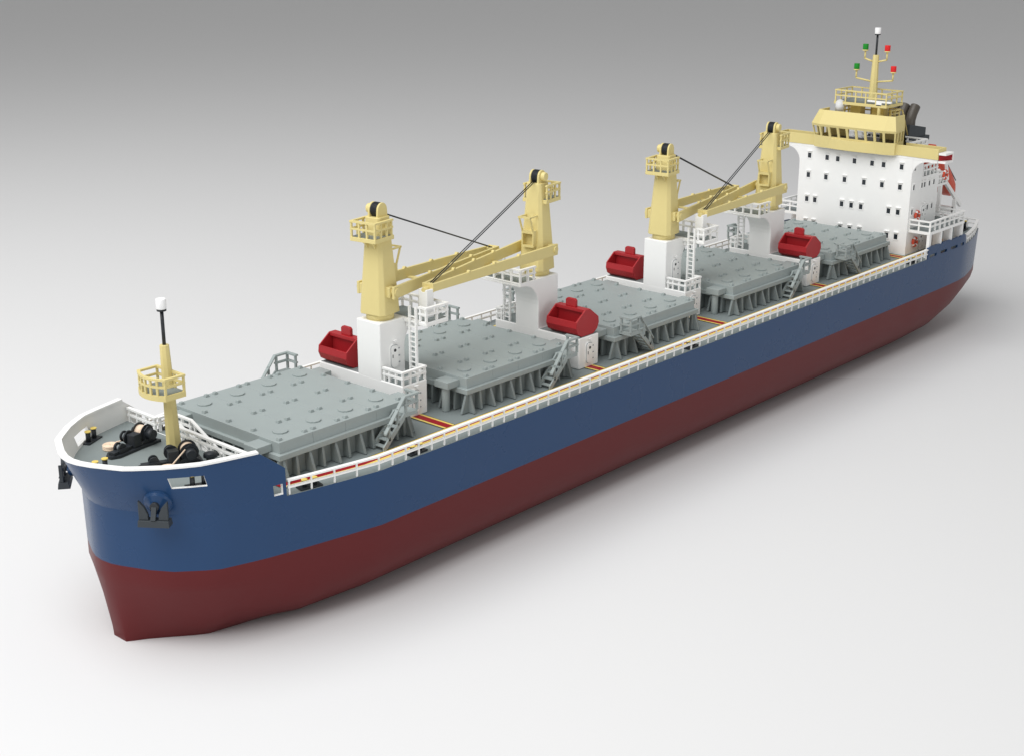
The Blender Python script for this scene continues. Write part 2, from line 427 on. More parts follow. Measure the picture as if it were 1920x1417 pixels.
def make_hatch(xa, xb, end):
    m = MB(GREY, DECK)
    m.box(xa + .07, xb - .07, -.885, .885, 0, .25, DECK)               # coaming wall; it and the ribs use darker grey standing in for shade
    m.box(xa - .045, xb + .045, -.97, .97, .235, .295)               # flange
    n = 11
    for s in (1, -1):
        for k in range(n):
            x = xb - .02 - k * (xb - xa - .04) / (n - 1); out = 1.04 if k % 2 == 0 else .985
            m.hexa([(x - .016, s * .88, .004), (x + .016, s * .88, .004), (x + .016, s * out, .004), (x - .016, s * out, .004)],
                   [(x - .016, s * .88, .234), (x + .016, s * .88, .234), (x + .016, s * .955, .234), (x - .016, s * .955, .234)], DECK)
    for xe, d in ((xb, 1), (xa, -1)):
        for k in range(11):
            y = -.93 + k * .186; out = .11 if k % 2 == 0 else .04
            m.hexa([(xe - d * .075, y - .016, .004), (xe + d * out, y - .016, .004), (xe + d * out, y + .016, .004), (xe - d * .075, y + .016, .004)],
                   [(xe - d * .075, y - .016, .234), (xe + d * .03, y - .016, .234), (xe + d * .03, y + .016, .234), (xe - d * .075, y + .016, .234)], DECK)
        for y in (-.69, .69):
            m.box(min(xe + d * .001, xe + d * .2), max(xe + d * .001, xe + d * .2), y - .11, y + .11, .30, .385)
            m.tube((xe + d * .12, y, 0), (xe + d * .12, y, .3), .05, n=16)
    h = finish('hatch', m, ship, .004)
    w = (xb - xa) / 4
    for k in range(4):
        c = MB(GREY); a, b = xa + k * w, xa + (k + 1) * w
        g0 = .0 if k == 0 else .0012; g1 = .0 if k == 3 else .0012
        c.hexa([(a + g0, -.925, .292), (b - g1, -.925, .292), (b - g1, .925, .292), (a + g0, .925, .292)],
               [(a + g0, -.915, .418), (b - g1, -.915, .418), (b - g1, .915, .418), (a + g0, .915, .418)])
        for y in (-.85, -.425, 0, .425, .85):
            for xx in (a + .06, b - .06):
                c.hexa([(xx - .026, y - .026, .418), (xx + .026, y - .026, .418), (xx + .026, y + .026, .418), (xx - .026, y + .026, .418)],
                       [(xx - .02, y - .02, .447), (xx + .02, y - .02, .447), (xx + .02, y + .02, .447), (xx - .02, y + .02, .447)])
        for y in (-.66, .66):
            c.tube(((a + b) / 2, y, .418), ((a + b) / 2, y, .434), .085, n=10, smooth=False)
        finish('hatch_cover', c, h, .003)
    for s in (1, -1):
        if end == 'aft': access_stair(h, xa + .03, 1, s)
        else: access_stair(h, xb - .1, -1, s)
    return h
hA = make_hatch(HX0, HX1, 'aft')
hF = make_hatch(HX0 - 2.845 * 2, HX1 - 2.845 * 2, 'front')
for k in (1, 3):
    c = copy_tree(hA, ship); c.location = hA.location + Vector((-2.845 * k, 0, 0))
c = copy_tree(hF, ship); c.location = hF.location + Vector((-2.845 * 2, 0, 0))

# ------------------------------------------------------------------ crane pedestals and cranes (built at the foremost place, jib towards the stern)
XC = -.05
def door(parent, c, nrm, h=.27, w=.115):
    c = Vector(c); n = Vector(nrm); t = Vector((-n.y, n.x, 0)); u = Vector((0, 0, 1))
    m = MB(WHITE, BLACK)
    def rr(w, h, r=.035):
        out = []
        for sx, sz, a0 in ((1, 1, 0), (-1, 1, 90), (-1, -1, 180), (1, -1, 270)):
            for a in (0, 45, 90):
                an = math.radians(a0 + a); out.append(t * (sx * (w / 2 - r) + r * math.cos(an)) + u * (sz * (h / 2 - r) + r * math.sin(an)))
        return out
    m.prism([c + p for p in rr(w + .034, h + .034, .048)], n * .008); m.prism([c + p + n * .008 for p in rr(w + .008, h + .008, .037)], n * .003, STEEL); m.prism([c + p + n * .0108 for p in rr(w - .004, h - .004)], n * .009)  # grey rim paints in the shadow line round the white leaf
    m.tube(c + u * h * .27 + n * .019, c + u * h * .27 + n * .023, .019, n=14, mat=BLACK)
    for z in (-.3, .0, .33):
        m.bar(c + t * (w / 2 - .004) + u * h * z + n * .018, c + t * (w / 2 + .02) + u * h * z + n * .018, .012, .014, STEEL, up=n)
    m.bar(c - t * (w / 2 - .02) - u * h * .05 + n * .02, c - t * (w / 2 - .02) + u * h * .1 + n * .02, .008, .01, BLACK, up=n)
    m.tube(c + u * (h / 2 + .045) + n * .002, c + u * (h / 2 + .045) + n * .04, .013, n=8)
    m.bar(c - t * .03 + u * (h / 2 + .06) + n * .02, c + t * .03 + u * (h / 2 + .06) + n * .02, .035, .008, up=u)
    return finish('door', m, parent)
def make_pedestal():
    m = MB(WHITE, DECK)
    x0, x1 = XC - .2, XC + .2
    m.box(x0, x1, -.9, .565, 0, .415)
    m.add([(x0 + .012, -.888, .418), (x1 - .012, -.888, .418), (x1 - .012, -.21, .418), (x0 + .012, -.21, .418)], [(0, 1, 2, 3)], DECK)
    m.add([(x0 + .012, .21, .418), (x1 - .012, .21, .418), (x1 - .012, .553, .418), (x0 + .012, .553, .418)], [(0, 1, 2, 3)], DECK)
    # column with the flared bracket on the jib side, profile in x-z
    r = .3; prof = [(x1, .4), (x1, 1.1), (x0 - .36, 1.1), (x0 - .36, 1.045)]
    for k in range(9):
        a = math.radians(90 - k * 90 / 8); prof.append((x0 - .3 + .3 * math.cos(a) - 0, .745 + .3 * math.sin(a)))
    prof.append((x0, .4))
    m.prism([(p[0], -.2, p[1]) for p in prof], (0, .4, 0))
    # landing slab out to the side that carries the rest
    m.box(x0 - .36, x0 + .012, .2, .585, 1.045, 1.1)
    m.prism([(x0 - .2, .2, .97), (x0 - .2, .2, 1.045), (x0 - .2, .5, 1.045)], (.18, 0, 0))
    m.add([(x0 - .345, -.185, 1.104), (x0 - .03, -.185, 1.104), (x0 - .03, .57, 1.104), (x0 - .345, .57, 1.104)], [(0, 1, 2, 3)], DECK)
    ped = finish('crane_pedestal', m, ship, .012)
    r_ = MB(WHITE)
    rail(r_, [(x0 + .0, .45), (x0 - .0, .57), (x0 - .345, .57), (x0 - .345, -.185), (x0 - .05, -.185)], 1.1, .18, .15, .042)
    finish('railing', r_, ped)
    r_ = MB(WHITE); rail(r_, [(x1 - .02, .22), (x1 - .02, .545), (x0 + .02, .545), (x0 + .02, .44)], .415, .165, .12, .042); finish('railing', r_, ped)
    l = MB(WHITE)
    for y in (.33, .435): l.box(x0 + .02, x0 + .05, y - .012, y + .012, .415, 1.27)
    for k in range(12): l.box(x0 + .025, x0 + .045, .343, .422, .46 + k * .062, .472 + k * .062)
    finish('ladder', l, ped)
    q = MB(WHITE); q.prism([(XC - .45, .31, 1.1), (XC - .45, .45, 1.1), (XC - .45, .45, 1.44), (XC - .45, .42, 1.44), (XC - .45, .405, 1.41), (XC - .45, .355, 1.41), (XC - .45, .34, 1.44), (XC - .45, .31, 1.44)], (.11, 0, 0)); finish('jib_rest', q, ped, .004)
    door(ped, (XC - .02, .2, .66), (0, 1, 0)); door(ped, (XC, .565, .19), (0, 1, 0)); door(ped, (XC, -.9, .19), (0, -1, 0))
    return ped
TH = math.radians(8.8)
def make_crane():
    M = Matrix.Translation((XC, 0, 0)) @ Matrix.Rotation(TH, 4, 'Z')          # local frame: jib along -x
    oc = lambda z, a, c: [Vector(p) for p in ((a, -a + c, z), (a, a - c, z), (a - c, a, z), (-a + c, a, z), (-a, a - c, z), (-a, -a + c, z), (-a + c, -a, z), (a - c, -a, z))]
    t = MB(YEL)
    t.loft([oc(1.172, .187, .05), oc(1.38, .176, .05), oc(2.1, .125, .04), oc(2.32, .108, .02)])
    for y in (-.062, .062):                                                    # cheeks of the head sheave
        pr = [(-.1, y - .014, 2.3), (.09, y - .014, 2.3)]
        for k in range(9):
            a = math.radians(k * 22.5); pr.append((-.005 + .088 * math.cos(a), y - .014, 2.395 + .088 * math.sin(a)))
        t.prism(pr, (0, .028, 0))
    t.tube((-.005, -.074, 2.4), (-.005, -.135, 2.4), .06, .056, n=16)
    for y in (-.055, .055):                                                    # curved brackets under the platform
        pr = [(.1, y - .01, 1.86), (.1, y - .01, 2.06), (.26, y - .01, 2.06)] + [(.26 - .13 * math.sin(math.radians(a)), y - .01, 1.9 + .15 * math.cos(math.radians(a))) for a in (15, 45, 70, 90)]
        t.prism(pr, (0, .02, 0))
    for s in (-1, 1): t.box(-.01, .09, s * .17 - .06, s * .17 + .05, 1.385, 1.51)
    t.xf(M); C = finish('crane', t, ship, .008)
    g = MB(YEL); g.tube((0, 0, 1.1), (0, 0, 1.2), .165, n=32); g.xf(M); finish('slewing_ring', g, C)
    s_ = MB(BLACK); s_.tube((-.005, -.046, 2.395), (-.005, .046, 2.395), .08, n=24)
    for k in range(5): y = -.036 + k * .018; s_.torus((-.005, y, 2.395), (0, 1, 0), .08, .0075, 28, 6)
    s_.xf(M); finish('sheave', s_, C)
    p = MB(YEL, DKGREY)
    p.box(-.07, .285, -.185, .185, 2.058, 2.108); p.add([(-.06, -.175, 2.1115), (.275, -.175, 2.1115), (.275, .175, 2.1115), (-.06, .175, 2.1115)], [(0, 1, 2, 3)], DECK)
    p.xf(M); finish('platform', p, C, .004)
    r = MB(YEL); rail(r, [(-.06, -.17), (.27, -.17), (.27, .17), (-.06, .17)], 2.108, .19, .13, .034, post=.022); r.xf(M); finish('railing', r, C)
    # cab frame on the jib side
    c = MB(YEL, GLASS)
    a0, a1, f0, f1 = -.13, -.24, -.24, -.32
    y0, y1 = -.092, .092
    c.box(-.128, -.122, -.06, .06, 1.735, 1.89, GLASS)
    c.box(a1 + .012, -.13, y0 + .012, y1 - .012, 1.708, 1.719)
    c.box(a1, a1 + .012, y0, y1, 1.5, 1.53); c.box(a1, a1 + .012, y0, y1, 1.68, 1.72)
    c.box(a1, a1 + .012, y0, y0 + .018, 1.53, 1.68); c.box(a1, a1 + .012, y1 - .018, y1, 1.53, 1.68)
    for yy in (y0, y1 - .012): c.prism([(a1 + .012, yy, 1.5), (a1 + .012, yy, 1.72), (-.13, yy, 1.72), (-.15, yy, 1.5)], (0, .012, 0))
    c.box(a1 + .012, -.14, y0 + .012, y1 - .012, 1.5, 1.512)
    for yy in (y0 + .01, y1 - .01):
        c.bar((a1 + .006, yy, 1.715), (f1 + .006, yy, 1.905), .018, .02); c.bar((f1, yy, 1.905), (-.11, yy, 1.905), .02, .02)
        c.bar((-.135, yy, 1.715), (-.115, yy, 1.905), .022, .022)
    c.bar((f1, y0, 1.905), (f1, y1, 1.905), .02, .02); c.bar((-.12, y0, 1.905), (-.12, y1, 1.905), .016, .02)
    c.xf(M); finish('cab', c, C)
    # jib: two beams closing towards the tip
    j = MB(YEL); L = 2.43; zc = 1.447
    for s in (-1, 1):
        ra, rb = Vector((.075, s * .26, zc)), Vector((-L, s * .058, zc))
        n = Vector((0, .017, 0))
        top = lambda x: .075 - .025 * (-x) / L
        pr = [(ra.x, zc - .074), (ra.x, zc + .074), (-1.3, zc + .066), (rb.x, zc + .048), (rb.x, zc - .048), (-1.3, zc - .058)]
        yy = lambda x: lerp(ra.y, rb.y, (ra.x - x) / (ra.x - rb.x))
        A = [Vector((x, yy(x) - .017, z)) for x, z in pr]; B = [Vector((x, yy(x) + .017, z)) for x, z in pr]
        nn = len(pr); j.add(A + B, [tuple(range(nn))[::-1], tuple(range(nn, 2 * nn))] + [(i, (i + 1) % nn, nn + (i + 1) % nn, nn + i) for i in range(nn)])
        for x in (-.75, -1.25, -1.75): j.tube((x, yy(x) - .02, interp([(-L, zc + .046), (-1.3, zc + .064), (.075, zc + .072)], x)), (x, yy(x) + .02, interp([(-L, zc + .046), (-1.3, zc + .064), (.075, zc + .072)], x)), .026, n=12)
        j.tube((.02, s * .2, zc + .005), (.02, s * .289, zc + .005), .046, n=20)
    j.box(-L - .016, -L + .012, -.08, .08, zc - .05, zc + .05)
    j.box(-L + .012, -L + .09, -.05, .05, zc + .01, zc + .04)
    j.tube((-L - .01, 0, zc - .015), (-L - .1, 0, zc - .015), .032, n=14)
    for x in (-.8, -1.5): j.box(x - .03, x + .03, -lerp(.24, .06, -x / L), lerp(.24, .06, -x / L), zc - .06, zc - .035)
    j.box(-1.02, -.86, .11, .2, zc - .105, zc - .06)
    j.xf(M); finish('jib', j, C, .004)
    for y in (-.016, .016):
        k = MB(BLACK); k.tube((-.04, y, 2.36), (-L + .06, y, zc + .04), (.0075), n=6); k.xf(M); finish('hoist_cable', k, C)
    return C
ped = make_pedestal(); crane = make_crane()
def place(src, k):
    c = copy_tree(src, ship); x = XC - 2.845 * k
    R = Matrix.Rotation(math.pi if k % 2 else 0, 4, 'Z')
    off = Vector((5 + XC, 0, 0)); base = Vector((5 + x, 0, 0))
    c.matrix_local = Matrix.Translation(base) @ R @ Matrix.Translation(-off)
    return c
for k in (1, 2, 3): place(ped, k); place(crane, k)

# grab buckets, each resting on a pedestal block
def make_grab():
    g = thing('grab_bucket', (XC, -.62, .418), 'x', 'grab bucket', 'red clamshell grab buckets on the crane houses')
    q = [(-.225, .632), (-.235, .55), (-.2, .47), (-.12, .42), (0, .4195), (.12, .42), (.2, .47), (.235, .55), (.225, .632), (.05, .765), (-.05, .765)]
    t = .02; y0, y1 = -.875, -.365
    b = MB(CRIM)
    for ya in (y0, y1 - t): b.prism([(XC + x, ya, z) for x, z in q], (0, t, 0))
    inn = [(x * .9, z + (.018 if z < .6 else 0)) for x, z in q[:9]]
    for a in range(8):
        o0, o1, i0, i1 = q[a], q[a + 1], inn[a], inn[a + 1]
        b.hexa([(XC + o0[0], y0 + t, o0[1]), (XC + o1[0], y0 + t, o1[1]), (XC + i1[0], y0 + t, i1[1]), (XC + i0[0], y0 + t, i0[1])],
               [(XC + o0[0], y1 - t, o0[1]), (XC + o1[0], y1 - t, o1[1]), (XC + i1[0], y1 - t, i1[1]), (XC + i0[0], y1 - t, i0[1])])
    finish('bucket_shell', b, g, .004)
    b = MB(CRIM); b.box(XC - .055, XC + .055, y0 + t, y1 - t, .72, .765); b.box(XC - .012, XC + .012, y0 + t, y1 - t, .43, .72); finish('cross_beam', b, g, .004)
    b = MB(CRIM); yc = (y0 + y1) / 2 + .02
    b.prism([(XC - .022, yc - .085, .765), (XC - .022, yc + .085, .765), (XC - .022, yc + .085, .85), (XC - .022, yc + .06, .873), (XC - .022, yc - .06, .873), (XC - .022, yc - .085, .85)], (.044, 0, 0))
    finish('lifting_lug', b, g, .006)
    return g
gl = ['red grab bucket half hidden by the white column of the foremost crane',
      'red grab bucket on the second crane house from the bow, above its white door',
      'red grab bucket half hidden behind the white column of the third crane from the bow',
      'red grab bucket on the crane house closest to the white bridge block']
g0 = make_grab()
for k in range(4):
    g = g0 if k == 0 else g0.copy()
    if k:
        COL.objects.link(g)
        for ch in [c for c in bpy.data.objects if c.parent == g0]:
            c = ch.copy(); COL.objects.link(c); c.parent = g
    sg = -1 if k % 2 else 1
    g.location = (XC - 2.845 * k, -.62 * sg, .418 - KEEL); g.rotation_euler = (0, 0, math.pi if k % 2 else 0)
    g['label'] = gl[k]

# ------------------------------------------------------------------ accommodation block
XA = -11.34
m = MB(WHITE, DECK)
m.box(XA - .41, XA, -1.085, 1.085, 0, 1.66)                     # tall forward part
m.box(-12.37, XA - .41, -1.085, 1.085, 0, 1.31)                 # lower after part
m.box(-12.4, XA - .41, -.72, .72, 1.31, 1.66)
m.add([(-12.36, -1.07, 1.314), (XA - .42, -1.07, 1.314), (XA - .42, 1.07, 1.314), (-12.36, 1.07, 1.314)], [(0, 1, 2, 3)], DECK)
m.box(-12.45, -11.645, -.85, .85, 1.661, 1.69)
m.add([(-12.44, -.84, 1.694), (-11.66, -.84, 1.694), (-11.66, .84, 1.694), (-12.44, .84, 1.694)], [(0, 1, 2, 3)], DKGREY)
for s in (1, -1):                                               # arched brackets carrying the wings
    pr = [(1.08, 1.36), (1.08, 1.655), (1.515, 1.655), (1.515, 1.64)]
    for k in range(9):
        a = math.radians(90 + k * 90 / 8); pr.append((1.345 + .26 * math.cos(a), 1.38 + .26 * math.sin(a)))
    m.prism([(XA, s * p[0], p[1]) for p in pr], (-.05, 0, 0))
    m.box(XA - .3, XA, min(s * 1.08, s * 1.52), max(s * 1.08, s * 1.52), 1.655, 1.7)
m.box(XA - .3, XA - .002, -1.08, 1.08, 1.662, 1.7)
AB = finish('accommodation_block', m, ship, .006)
def window(c, n, w=.068, h=.088):
    c = Vector(c); n = Vector(n); t = Vector((-n.y, n.x, 0)); u = Vector((0, 0, 1))
    f = MB(WHITE)
    W2, H2 = w / 2 + .015, h / 2 + .016
    def ring(a, b, e): return [c + t * (sx * a) + u * (sz * b) + n * e for sx, sz in ((-1, -1), (1, -1), (1, 1), (-1, 1))]
    f.loft([ring(W2, H2, 0), ring(W2, H2, .009), ring(w / 2, h / 2, .009), ring(w / 2, h / 2, .001)], caps=False)
    f.bar(c - t * (W2 - .004) + u * (H2 + .017) + n * .016, c + t * (W2 - .004) + u * (H2 + .017) + n * .016, .032, .008, up=u)
    o = finish('window', f, ship)
    gm = MB(GLASS); gm.hexa(ring(w / 2, h / 2, .0012), ring(w / 2, h / 2, .006)); finish('pane', gm, o)
    return o
R1 = (-.885, -.535, -.325, 0, .337, .554, .89); R2 = (-.885, -.533, -.166, .21, .553, .89); R3 = (-.885, -.722, -.187, 0, .187, .715, .89)
for z, R in ((1.512, R1), (1.166, R2), (.733, R3), (.306, R3)):
    for y in R: window((XA, y, z), (1, 0, 0))
for s in (1, -1):
    for x, z in ((-11.432, 1.503), (-11.44, 1.167), (-11.74, 1.167), (-11.84, 1.167), (-12.02, 1.167), (-12.186, 1.167), (-11.447, .745), (-12.02, .745), (-12.186, .745)):
        window((x, s * 1.085, z), (0, s, 0), .05, .085)
    door(AB, (-11.86, s * 1.085, .64), (0, s, 0), .3, .12); door(AB, (-11.86, s * 1.085, .17), (0, s, 0), .3, .12)
# side platforms on posts, running round behind the block
for s in (1, -1):
    p = MB(WHITE, DECK)
    y0, y1 = 1.087, 1.485
    p.box(-12.72, -11.395, min(s * y0, s * y1), max(s * y0, s * y1), .405, .455)
    q = [(-12.71, s * (y0 + .002), .459), (-11.405, s * (y0 + .002), .459), (-11.405, s * (y1 - .01), .459), (-12.71, s * (y1 - .01), .459)]
    p.add(q, [(0, 1, 2, 3)], DECK)
    for x in (-11.437, -11.86, -12.26, -12.68): p.box(x - .038, x + .038, s * 1.455 - .025, s * 1.455 + .025, .15, .405) if x > -11.5 else p.box(x - .03, x + .03, s * 1.455 - .022, s * 1.455 + .022, .15, .405)
    p.box(-11.475, -11.4, s * 1.435 - .03, s * 1.435 + .03, 0, .15)
    for x in (-11.86, -12.26, -12.68): p.box(x - .035, x + .035, s * 1.40 - .06, s * 1.40 + .055, .004, .405)
    finish('side_platform', p, ship)
    r = MB(WHITE); rail(r, [(-11.415, s * 1.06), (-11.415, s * 1.465), (-12.7, s * 1.465), (-12.7, s * .5)], .455, .18, .19, .045); finish('platform_railing', r, ship)
p = MB(WHITE, DECK); p.box(-12.72, -12.372, -1.085, 1.085, .405, .455); p.add([(-12.71, -1.08, .459), (-12.375, -1.08, .459), (-12.375, 1.08, .459), (-12.71, 1.08, .459)], [(0, 1, 2, 3)], DECK)
finish('after_platform', p, ship)
# embarkation platform and upper railings
p = MB(WHITE, DECK)
p.box(-12.73, -12.372, -1.08, 1.08, 1.05, 1.09); p.add([(-12.72, -1.07, 1.094), (-12.375, -1.07, 1.094), (-12.375, 1.07, 1.094), (-12.72, 1.07, 1.094)], [(0, 1, 2, 3)], DECK)
for s in (1, -1):
    p.strip([(-12.44, s * .88, .62), (-12.72, s * 1.02, .47)], .02, .05)
    for k in range(6): t = k / 5; p.box(-12.7, -12.62, s * .8 - .06, s * .8 + .06, .5 + k * .1, .51 + k * .1)
    for yy in (.73, .87): p.strip([(-12.74, s * yy, .46), (-12.6, s * yy, 1.05)], .02, .05)
finish('embarkation_platform', p, ship)
r = MB(WHITE)
for s in (1, -1):
    rail(r, [(-12.38, s * 1.06), (-12.71, s * 1.06), (-12.71, s * .62)], 1.09, .18, .12, .045)
    rail(r, [(-11.78, s * 1.06), (-12.35, s * 1.06)], 1.31, .19, .13, .045)
finish('upper_railing', r, ship)
r = MB(WHITE); rail(r, [(-11.7, .79), (-12.38, .79), (-12.38, -.79), (-11.7, -.79)], 1.69, .17, .17, .045); finish('funnel_deck_railing', r, ship)

# bridge: wings, front bulwark, wheelhouse with raked windows
bb = MB(YEL, DECK)
out = [(XA - .28, 1.53), (XA + .003, 1.53), (XA + .003, .82), (XA + .1, .62), (XA + .18, .3), (XA + .195, 0)]
out = out + [(x, -y) for x, y in out[-2::-1]]
n = len(out)
for a, b in zip(out[:-1], out[1:]):
    pass
cl = [Vector((x, y, 0)) for x, y in out]
cen = Vector((XA - .14, 0, 0))
mid = []
for i in range(n):
    a = cl[min(i + 1, n - 1)] - cl[i] if i < n - 1 else cl[i] - cl[i - 1]; b = cl[i] - cl[i - 1] if i > 0 else a
    na = Vector((a.y, -a.x, 0)).normalized(); nb = Vector((b.y, -b.x, 0)).normalized(); mm = (na + nb).normalized(); k = 1 / max(.4, mm.dot(na))
    mm = mm if mm.dot(cen - cl[i]) > 0 or abs(cl[i].y) > 1.4 else -mm
    mid.append(mm * k)
bb.strip([(x - (.015 if abs(y) < 1.5 else 0), y * (1 if abs(y) < 1.5 else .99), 1.79) for x, y in out], .03, .178)
bb.add([(x - .01, y * .985, 1.704) for x, y in out], [tuple(range(n))], DECK)
bb.strip([(XA - .28, 1.515, 1.79), (XA - .28, .8, 1.79)], .03, .178); bb.strip([(XA - .28, -1.515, 1.79), (XA - .28, -.8, 1.79)], .03, .178)
finish('bridge_bulwark', bb, ship, .004)

wh = MB(YEL)
def ringp(z, fx, fy, cx_, cy_, bx, by): return [Vector(p) for p in ((bx, by, z), (cx_, cy_, z), (fx, fy, z), (fx, -fy, z), (cx_, -cy_, z), (bx, -by, z))]
BX = -11.62
r0 = ringp(1.70, XA + .14, .60, XA + .08, .77, BX, .74); r1 = ringp(1.905, XA + .155, .60, XA + .09, .775, BX, .74)
r2 = ringp(2.075, XA + .215, .61, XA + .14, .80, BX, .745); r3 = ringp(2.115, XA + .23, .615, XA + .15, .805, BX, .745); r4 = ringp(2.345, XA + .09, .60, XA + .05, .725, BX, .725)
def panel(mb, a, b, c, d, th=.02):                              # thick quad, a-b bottom, d-c top
    nn = (b - a).cross(d - a).normalized()
    mid_ = (a + b + c + d) / 4
    if nn.dot(Vector((-11.6, 0, 2)) - mid_) < 0: nn = -nn
    mb.hexa([a, b, c, d], [p + nn * th for p in (a, b, c, d)])
for ra, rb in ((r0, r1), (r2, r3), (r3, r4)):
    for i in range(5): panel(wh, ra[i], ra[i + 1], rb[i + 1], rb[i])
nw = {0: 3, 1: 1, 2: 7, 3: 1, 4: 3}
for i in range(5):                                              # mullions between window openings
    k = nw[i]
    for q in range(k + 1):
        if q == k and i < 4: continue
        L = (r1[i + 1] - r1[i]).length; t = q / k; ww = .021 / L
        t0, t1 = max(0, t - ww), min(1, t + ww)
        a, b = r1[i].lerp(r1[i + 1], t0), r1[i].lerp(r1[i + 1], t1); c, d = r2[i].lerp(r2[i + 1], t1), r2[i].lerp(r2[i + 1], t0)
        panel(wh, a, b, c, d, .022)
    if i < 4:
        a, b = r1[i].lerp(r1[i + 1], 1 - .021 / (r1[i + 1] - r1[i]).length), r1[i + 1]; c, d = r2[i + 1], r2[i].lerp(r2[i + 1], 1 - .021 / (r2[i + 1] - r2[i]).length)
        panel(wh, a, b, c, d, .022)
wh.add([p + Vector((0, 0, -.12)) for p in r4], [tuple(range(6))])         # roof deck below the parapet
wh.box(BX - .001, BX + .015, -.72, -.3, 1.7, 2.2); wh.box(BX, BX + .015, .3, .72, 1.7, 2.2); wh.box(BX, BX + .015, -.3, .3, 2.08, 2.2)
wh.box(XA - .25, XA + .08, -.55, .0, 1.7, 1.88, BROWN); wh.box(XA - .3, XA + .05, .05, .6, 1.7, 1.9, BROWN)
WH = finish('wheelhouse', wh, ship)
r = MB(YEL); rail(r, [(BX - .01, .44), (-11.97, .44), (-11.97, -.44), (BX - .01, -.44)], 2.24, .15, .16, .03); r.box(-11.99, BX - .001, -.46, .46, 2.205, 2.24); finish('roof_railing', r, WH)
sp = MB(YEL); sp.bar((-11.95, .62, 1.72), (-11.72, .62, 2.3), .02, .05); sp.bar((-11.95, .5, 1.72), (-11.72, .5, 2.3), .02, .05); sp.pipe([(-11.97, .63, 1.95), (-11.76, .6, 2.4), (-11.6, .56, 2.4)], .014)
for k in range(7): sp.box(-11.93 + k * .033, -11.89 + k * .033, .51, .61, 1.78 + k * .083, 1.79 + k * .083); finish('roof_ladder', sp, WH)
d = MB(PALE); d.tube((-11.4, -.395, 2.2), (-11.4, -.395, 2.35), .022, mat=YEL)
d.tube((-11.4, -.395, 2.33), (-11.4, -.395, 2.47), .078, .078, n=18)
d.tube((-11.4, -.395, 2.47), (-11.4, -.395, 2.51), .078, .06, n=18); d.tube((-11.4, -.395, 2.51), (-11.4, -.395, 2.53), .06, .015, n=18); finish('satellite_dome', d, WH)
d = MB(YEL, WHITE); d.tube((-11.4, .35, 2.2), (-11.4, .35, 2.48), .028); d.box(-11.43, -11.37, .3, .4, 2.48, 2.535, WHITE); d.box(-11.425, -11.375, .13, .57, 2.535, 2.565, WHITE); finish('radar_scanner', d, WH, .004)

# signal mast
sm = MB(YEL)
for y0, y1 in ((-.35, -.15), (.07, .29)): sm.box(-11.86, -11.68, y0, y1, 2.2, 2.452)
sm.loft([oct_(-11.81, 0, 2.5, .078), oct_(-11.81, 0, 3.28, .052)])
SM = finish('signal_mast', sm, ship, .004)
p = MB(YEL, DECK); p.box(-11.96, -11.37, -.5, .5, 2.452, 2.5); p.add([(-11.95, -.49, 2.504), (-11.38, -.49, 2.504), (-11.38, .49, 2.504), (-11.95, .49, 2.504)], [(0, 1, 2, 3)], DECK); finish('platform', p, SM)
r = MB(YEL); rail(r, [(-11.95, -.48), (-11.385, -.48), (-11.385, .48), (-11.95, .48)], 2.5, .2, .18, .03, closed=True, post=.021, topt=.02); finish('platform_railing', r, SM)
p = MB(BLACK); p.tube((-11.81, 0, 3.27), (-11.81, 0, 3.62), .018); p.tube((-11.81, 0, 3.615), (-11.81, 0, 3.632), .05, n=16); finish('pole', p, SM)
p = MB(LENSW); p.tube((-11.81, 0, 3.632), (-11.81, 0, 3.735), .052, n=16); finish('lamp', p, SM, .006)
for y, z, mt in ((-.207, 3.337, GREEN), (.207, 3.337, REDL), (-.348, 2.997, GREEN), (.348, 2.997, REDL)):
    a = MB(YEL); s = 1 if y > 0 else -1
    a.pipe([(-11.81, s * .05, z - .17), (-11.81, y, z - .13), (-11.81, y, z)], .016, 8); a.tube((-11.81, y, z), (-11.81, y, z + .02), .05, n=16); finish('lamp_arm', a, SM)
    a = MB(mt); a.tube((-11.81, y, z + .02), (-11.81, y, z + .115), .048, n=16); finish('lamp', a, SM, .005, 'green lamp' if s < 0 else 'red lamp')

# sidelights under the wing tips
for s, mt in ((1, STRIPE), (-1, GREEN)):
    q = MB(WHITE)
    y0, y1 = s * 1.535, s * 1.665
    X0, X1 = -11.62, -11.33
    q.box(X0, X1, min(y0, y1), max(y0, y1), 1.785, 1.82); q.box(X0, X1, min(y0, y1), max(y0, y1), 1.65, 1.685); q.box(X0, X0 + .025, min(y0, y1), max(y0, y1), 1.685, 1.785)
    o = finish('sidelight', q, ship)
    q = MB(mt); q.hexa([(X1 - .02, y0, 1.685), (X1 - .02, y0 + s * .02, 1.685), (X0 + .025, y1 - s * .012, 1.685), (X0 + .025, y0, 1.685)], [(X1 - .02, y0, 1.785), (X1 - .02, y0 + s * .02, 1.785), (X0 + .025, y1 - s * .012, 1.785), (X0 + .025, y0, 1.785)]); finish('screen', q, o)

